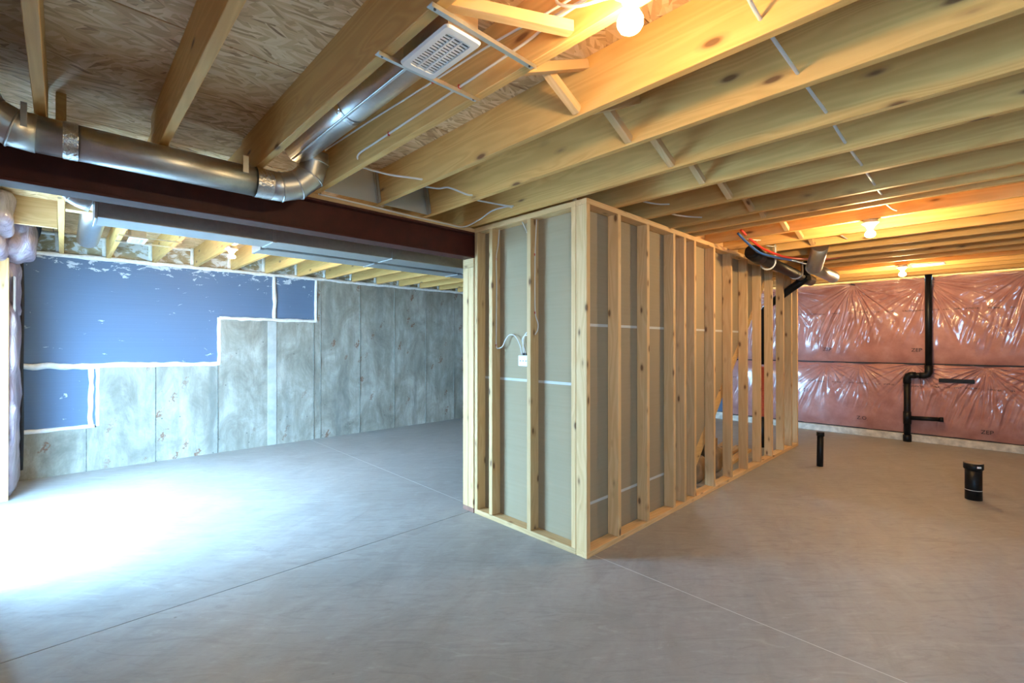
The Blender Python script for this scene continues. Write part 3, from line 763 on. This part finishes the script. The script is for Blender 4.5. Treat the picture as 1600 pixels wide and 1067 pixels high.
# sheet metal joist-bay panning at the beam
for (xa, xb, lab) in ((1.215, 1.592, 'bent sheet-metal panel closing the joist bay right of the duct elbow'), (1.638, 2.007, 'bent sheet-metal panel closing the joist bay beside the loose white cable')):
    p = empty('return_air_panel', ((xa+xb)/2, 3.0, TT), lab, 'panel', 'joist bay panels')
    v = [(xa, 2.99, TT+0.002), (xb, 2.99, TT+0.002), (xb, 3.04, ZS-0.002), (xa, 3.04, ZS-0.002), (xa, 2.993, TT+0.002), (xb, 2.993, TT+0.002), (xb, 3.043, ZS-0.002), (xa, 3.043, ZS-0.002)]
    raw('sheet', v, [(0, 1, 2, 3), (7, 6, 5, 4), (0, 4, 5, 1), (1, 5, 6, 2), (2, 6, 7, 3), (3, 7, 4, 0)], DULL, p)
    bar('edge_flange', (xb-0.008, 2.972, TT+0.004), (xb-0.008, 3.022, ZS-0.004), 0.016, 0.012, GALV, p, 0.001, up=(0, 1, 0))
    bar('edge_flange', (xb-0.003, 2.955, TT+0.004), (xb-0.003, 3.005, ZS-0.004), 0.004, 0.03, GALV, p, 0.001, up=(0, 1, 0))

# ================================================================== BULB FIXTURES
def fixture(x, y, zt, zb, label, lit=BULBM):
    o = empty('bulb_fixture', (x, y, zt), label, 'light', 'bare bulb fixtures')
    tube('octagon_box', [(x, y, zt-0.022), (x, y, zt-0.001)], 0.050, GALV, o, 8)
    prof = [(zt-0.022, 0.058), (zt-0.030, 0.058), (zt-0.042, 0.040), (zt-0.062, 0.025), (zt-0.070, 0.022)]
    lh = tube('lampholder', [(x, y, p[0]) for p in prof], [p[1] for p in prof], PORC, o, 24)
    zz = zt-0.070
    L = zz-(zb-0.032)
    prof = [(0.0, 0.013), (0.10, 0.0135), (0.22, 0.016), (0.38, 0.027), (0.55, 0.0345), (0.72, 0.035), (0.86, 0.028), (0.95, 0.017), (1.0, 0.003)]
    tube('bulb', [(x, y, zz-p*L) for p, _ in prof], [q for _, q in prof], lit, lh, 20)
    return o
fixture(1.118, 0.684, 2.457, 2.332, 'large bare bulb in a white holder closest to the viewer', BULBS)
fixture(4.60, 0.652, TT, 2.318, 'bare bulb in the middle of the right-hand ceiling')
fixture(7.57, 0.752, TT, 2.319, 'farthest bare bulb beside the pink wall')
fixture(1.232, 5.35, TT, 2.338, 'bare bulb beyond the steel beam above the blue boards')

# ================================================================== CABLES
def cable(label, pts, r=0.0045, staples=(), mat=CABLE, group='white electrical cables'):
    o = empty('cable', pts[0], label, 'cable', group)
    wire('jacket', pts, mat, o, r)
    for s in staples: box('staple', (s[0]-0.006, s[0]+0.004), (s[1]-0.003, s[1]+0.003), (s[2]-0.009, s[2]+0.009), RED, o, 0)
    return o
xf = 1.172-0.006
cable('upper white cable stapled along the joist side behind the register', [(xf, 2.86, 2.643), (xf, 2.3, 2.625), (xf, 1.79, 2.602), (xf, 1.31, 2.584), (xf, 0.97, 2.554), (xf, 0.5, 2.54), (xf, -0.3, 2.54)], 0.0045, [(xf, 1.70, 2.60)])
cable('lower white cable stapled along the joist side with a hooked end', [(xf+0.006, 2.43, 2.468), (xf-0.006, 2.408, 2.475), (xf-0.004, 2.37, 2.487), (xf, 2.207, 2.492), (xf, 1.596, 2.498), (xf, 1.157, 2.505), (xf, 0.99, 2.517), (xf, 0.5, 2.52), (xf, -0.3, 2.52)], 0.005, [(xf, 1.51, 2.499), (xf, 2.08, 2.492)])
cable('coil of white cable hanging beside the closest bulb', [(xf-0.002, 1.02, 2.53), (xf-0.03, 0.93, 2.50), (xf-0.05, 0.85, 2.475), (xf-0.04, 0.76, 2.48), (xf-0.02, 0.72, 2.53), (xf-0.04, 0.78, 2.57), (xf-0.06, 0.88, 2.56), (xf-0.07, 0.93, 2.51), (xf-0.06, 0.86, 2.462), (xf-0.03, 0.76, 2.45), (xf-0.01, 0.73, 2.44)], 0.005)
runx = [1.25, 1.595, 2.01, 2.456, 2.856, 3.292, 3.722, 3.99]
runz = [2.53, 2.483, 2.479, 2.485, 2.469, 2.472, 2.462, 2.46]
pts = []
for i, (x, z) in enumerate(zip(runx, runz)):
    pts.append((x, 0.505, z))
    if i < len(runx)-1: pts.append(((x+runx[i+1])/2, 0.50, (z+runz[i+1])/2-0.012))
cable('white cable threaded through holes in the row of joists at the right', pts, 0.0065)
cable('white cable sagging into the joist right of the sheet-metal panels', [(1.225, 2.86, 2.62), (1.33, 2.75, 2.56), (1.45, 2.60, 2.50), (1.54, 2.48, 2.47), (1.60, 2.436, 2.462)], 0.006)
cable('white cable with a kink between the second and third joists right of the elbow', [(1.63, 2.75, 2.55), (1.76, 2.68, 2.52), (1.83, 2.60, 2.50), (1.88, 2.55, 2.505), (1.97, 2.48, 2.465), (2.012, 2.458, 2.461)], 0.006)
cable('pair-end white cable entering the joist above the short stud wall', [(2.045, 2.80, 2.56), (2.2, 2.70, 2.53), (2.38, 2.55, 2.49), (2.458, 2.513, 2.49)], 0.006)
cable('long white cable lying along the nailer plank on the steel beam', [(1.20, 3.054, 2.425), (1.588, 3.054, 2.421), (1.85, 3.054, 2.415), (2.2, 3.054, 2.414), (2.38, 3.03, 2.412), (2.40, 2.85, 2.44), (2.39, 2.68, 2.475), (2.43, 2.56, 2.49), (2.457, 2.525, 2.482)], 0.0055)
cable('cable running down the stud left of the outlet box', [(2.60, 2.826, 2.395), (2.585, 2.826, 2.25), (2.566, 2.826, 2.152), (2.568, 2.826, 1.9), (2.566, 2.826, 1.6), (2.566, 2.826, 1.428), (2.575, 2.806, 1.407), (2.58, 2.765, 1.425), (2.585, 2.735, 1.475), (2.59, 2.692, 1.516), (2.592, 2.63, 1.503), (2.592, 2.575, 1.43), (2.592, 2.556, 1.36)], 0.0045, [(2.568, 2.826, 2.14), (2.566, 2.826, 1.43)])
cable('cable running down the stud right of the outlet box', [(2.588, 2.394, 2.40), (2.572, 2.394, 2.15), (2.568, 2.394, 1.867), (2.574, 2.394, 1.673), (2.600, 2.392, 1.60), (2.598, 2.394, 1.55), (2.575, 2.399, 1.513)], 0.0045, [(2.57, 2.394, 2.12), (2.572, 2.394, 1.68)])
cable('short cable arching higher from the stud into the outlet box', [(2.585, 2.44, 1.527), (2.588, 2.49, 1.533), (2.592, 2.53, 1.50), (2.592, 2.54, 1.42), (2.592, 2.535, 1.36)], 0.0045)
cable('short cable arching lower into the outlet box', [(2.590, 2.44, 1.508), (2.592, 2.52, 1.508), (2.596, 2.555, 1.475), (2.596, 2.53, 1.40), (2.594, 2.512, 1.36)], 0.004)
cable('cable stub at the top of the short stud wall', [(2.56, 2.52, 2.392), (2.57, 2.505, 2.35), (2.585, 2.48, 2.29), (2.59, 2.45, 2.24)], 0.0045)
cable('pale cable loop poking from joists above the long stud wall', [(2.99, 1.83, 2.52), (3.10, 1.78, 2.50), (3.20, 1.72, 2.49), (3.292, 1.68, 2.50)], 0.006)
cable('pale cable loop between the next joists above the long stud wall', [(3.33, 1.80, 2.50), (3.45, 1.72, 2.46), (3.60, 1.66, 2.46), (3.722, 1.62, 2.47)], 0.006)
for i, (x, y, lab) in enumerate(((4.60, 1.62, 'short cable span near the red and blue pipes'), (5.06, 1.60, 'short cable span just right of the red and blue pipes'), (5.3, 0.95, 'short cable span left of the middle bulb'), (4.3, 0.50, 'short cable span above the middle bulb'))):
    cable(lab, [(x-0.02, y+0.03, TT+0.05), (x+0.18, y, TT+0.03), (x+0.42, y-0.03, TT+0.05)], 0.006)
ob = empty('outlet_box', (2.60, 2.535, 1.27), 'white electrical outlet box on the stud of the short wall', 'box')
box('box_body', (2.555, 2.612), (2.441, 2.562), (1.27, 1.354), WHITE, ob, 0.004)
for yy in (2.475, 2.505, 2.535):
    box('cable_clamp', (2.578, 2.60), (yy-0.006, yy+0.006), (1.354, 1.372), DARKG, ob, 0.001)
    box('screw_hole', (2.552, 2.556), (yy-0.004, yy+0.004), (1.308, 1.316), DARKG, ob, 0)

# ================================================================== PLUMBING
dp = empty('drain_pipe', (6.0, 1.66, 2.3), 'black plastic drain pipe hung under the joists by white hooks', 'pipe')
tube('pipe', [(4.86, 1.63, 2.36), (5.05, 1.63, 2.325), (6.5, 1.66, 2.30), (7.25, 1.68, 2.295)], 0.056, BLACKP, dp, 20)
tube('coupling', [(4.90, 1.63, 2.35), (5.12, 1.63, 2.322)], 0.072, BLACKP, dp, 20)
tube('wye_fitting', [(6.75, 1.665, 2.298), (7.28, 1.68, 2.295)], 0.068, BLACKP, dp, 20)
tube('riser_pipe', [(6.70, 1.60, 2.30), (6.70, 1.60, 2.60)], 0.05, BLACKP, dp, 16)
tube('branch_pipe', [(6.80, 1.60, 2.29), (6.95, 1.86, 2.15), (7.05, 2.1, 2.0), (7.06, 2.2, 1.90), (7.06, 2.2, 1.15)], 0.05, BLACKP, dp, 16)
tube('lower_pipe', [(7.02, 2.2, 0.0), (7.02, 2.2, 0.42)], 0.05, BLACKP, dp, 16)
for hx in (5.42, 6.45):
    pts = [(hx, 1.575, 2.50), (hx, 1.572, 2.32)]+[(hx, 1.645-0.074*math.cos(a), 2.312-0.074*math.sin(a)) for a in np.linspace(0.2, PI-0.2, 9)]
    tube('pipe_hook', pts, 0.009, WHITE, dp, 8)
for zz in (0.455,):
    n = 60; P, Rr = [], []
    for k in range(n*2):
        P.append((7.02, 2.2, 0.43+k*0.0058)); Rr.append(0.05 if k % 4 < 2 else 0.040)
    hz = tube('corrugated_hose', P, Rr, ORANGE, None, 16); tag(hz, 'orange-red corrugated drain hose standing behind the studs', 'hose')
px = wire('water_pipe', [(4.52, 1.60, 2.50), (4.66, 1.56, 2.425), (4.85, 1.52, 2.365), (5.15, 1.49, 2.345), (5.5, 1.49, 2.36), (5.9, 1.46, 2.39), (6.3, 1.35, 2.42), (6.6, 1.2, 2.47)], RED, None, 0.011, 8, 10); tag(px, 'red plastic water pipe curving over the black drain pipe', 'pipe')
px = wire('water_pipe', [(4.50, 1.62, 2.47), (4.64, 1.58, 2.39), (4.83, 1.54, 2.325), (5.1, 1.51, 2.318), (5.4, 1.51, 2.335), (5.8, 1.50, 2.36), (6.2, 1.46, 2.36), (6.7, 1.42, 2.36)], BLUEP, None, 0.011, 8, 10); tag(px, 'blue plastic water pipe beside the red pipe', 'pipe')
vd = empty('exhaust_duct', (6.2, 1.35, 2.3), 'small shiny metal exhaust duct with an elbow beside the black pipes', 'duct')
tube('riser', [(5.62, 1.21, 2.46), (5.78, 1.27, 2.38), (5.95, 1.34, 2.28)], 0.078, GALV, vd, 20)
tube('straight_section', [(5.93, 1.36, 2.285), (6.62, 1.29, 2.235)], 0.062, GALV, vd, 20)
ring('collar_bead', (5.98, 1.355, 2.28), (1, -0.1, -0.07), 0.064, 0.006, GALV, vd)
ring('collar_bead', (6.60, 1.292, 2.237), (1, -0.1, -0.07), 0.062, 0.006, GALV, vd)
vs = empty('vent_stack', (8.93, 0.7, 0), 'black vertical plumbing vent pipe with an offset against the pink wall', 'pipe')
xv = 8.94
def el(a, b, c): return smoothpath([a, b, c], 4)
tube('upper_pipe', [(xv, 0.60, TT+0.1), (xv, 0.60, 1.08)], 0.040, BLACKP, vs, 16)
tube('elbow', [(xv, 0.60, 1.13), (xv, 0.60, 1.03), (xv, 0.615, 0.995), (xv, 0.65, 0.98), (xv, 0.70, 0.98)], 0.047, BLACKP, vs, 16)
tube('offset_pipe', [(xv, 0.62, 0.98), (xv, 0.82, 0.98)], 0.038, BLACKP, vs, 16)
tube('elbow', [(xv, 0.74, 0.98), (xv, 0.79, 0.98), (xv, 0.825, 0.965), (xv, 0.838, 0.93), (xv, 0.838, 0.86)], 0.047, BLACKP, vs, 16)
tube('lower_pipe', [(xv, 0.838, 0.90), (xv, 0.838, 0.0)], 0.040, BLACKP, vs, 16)
tube('tee', [(xv, 0.838, 0.26), (xv, 0.838, 0.44)], 0.047, BLACKP, vs, 16)
tube('stub_pipe', [(xv, 0.82, 0.35), (xv, 0.45, 0.365)], 0.030, BLACKP, vs, 14)
tube('stub_cap', [(xv, 0.49, 0.363), (xv, 0.445, 0.365)], 0.034, BLACKP, vs, 14)
tube('base_coupling', [(xv, 0.838, 0.0), (xv, 0.838, 0.10)], 0.050, BLACKP, vs, 16)
f1 = empty('floor_pipe', (6.41, 1.39, 0), 'thin black pipe stub standing out of the floor near the stud wall end', 'pipe')
tube('pipe', [(6.41, 1.39, -0.05), (6.42, 1.385, 0.36)], 0.034, BLACKP, f1, 16)
tube('cap', [(6.42, 1.385, 0.355), (6.42, 1.385, 0.40)], 0.041, BLACKP, f1, 16)
f2 = empty('floor_pipe', (6.061, 0.109, 0), 'thick black capped pipe stub in the open floor at the right', 'pipe')
c2 = (6.075, 0.10)
tube('pipe', [(*c2, -0.05), (*c2, 0.30)], 0.060, BLACKP, f2, 24)
cp2 = tube('coupling', [(*c2, 0.275), (*c2, 0.285), (*c2, 0.335)], [0.062, 0.070, 0.070], BLACKP, f2, 24)
tube('cap', [(*c2, 0.335), (*c2, 0.341)], 0.066, simple('dull_tan_cap', (0.30, 0.24, 0.19), 0.7), f2, 24)
tube('paint_band', [(*c2, 0.088), (*c2, 0.092)], 0.0606, WHITE, f2, 24, False)
lv = []; d = Vector((-0.8, -0.6, 0))
for k in range(5):
    a = PI+0.60+(k-2)*0.12; lv += [(c2[0]+0.0708*math.cos(a), c2[1]+0.0708*math.sin(a), z) for z in (0.300, 0.318)]
raw('sticker', lv, [(2*k, 2*k+2, 2*k+3, 2*k+1) for k in range(4)], WHITE, cp2)

# ================================================================== CLUTTER UNDER THE STAIRS
o = box('cardboard_box', (5.75, 6.10), (2.45, 2.85), (0.0, 0.22), CARD, None, 0.004); tag(o, 'dark cardboard box on the floor under the stairs', 'box')
o = lump('paper_bag', (4.78, 2.22, 0.14), (0.42, 0.34, 0.28), KRAFT, None, 0.05, 8, 4, 3, 3.0); tag(o, 'brown paper bag slumped on the floor behind the studs', 'bag')
o = lump('paper_bag', (5.28, 2.24, 0.15), (0.36, 0.34, 0.30), KRAFT, None, 0.06, 9, 4, 13, 3.0); tag(o, 'second brown paper bag beside the first under the stairs', 'bag')
for i, (a, b, lab) in enumerate((((5.5, 2.15, 0.02), (6.6, 2.25, 0.02), 'lumber offcut lying closest to the stud wall under the stairs'), ((5.6, 2.32, 0.02), (6.7, 2.40, 0.02), 'lumber offcut lying in the middle under the stairs'), ((6.2, 2.52, 0.02), (6.8, 2.62, 0.02), 'short lumber offcut lying at the back under the stairs'))):
    o = bar('lumber_offcut', a, b, 0.09, 0.038, WX, None, 0.002); tag(o, lab, 'lumber', 'lumber offcuts under the stairs')
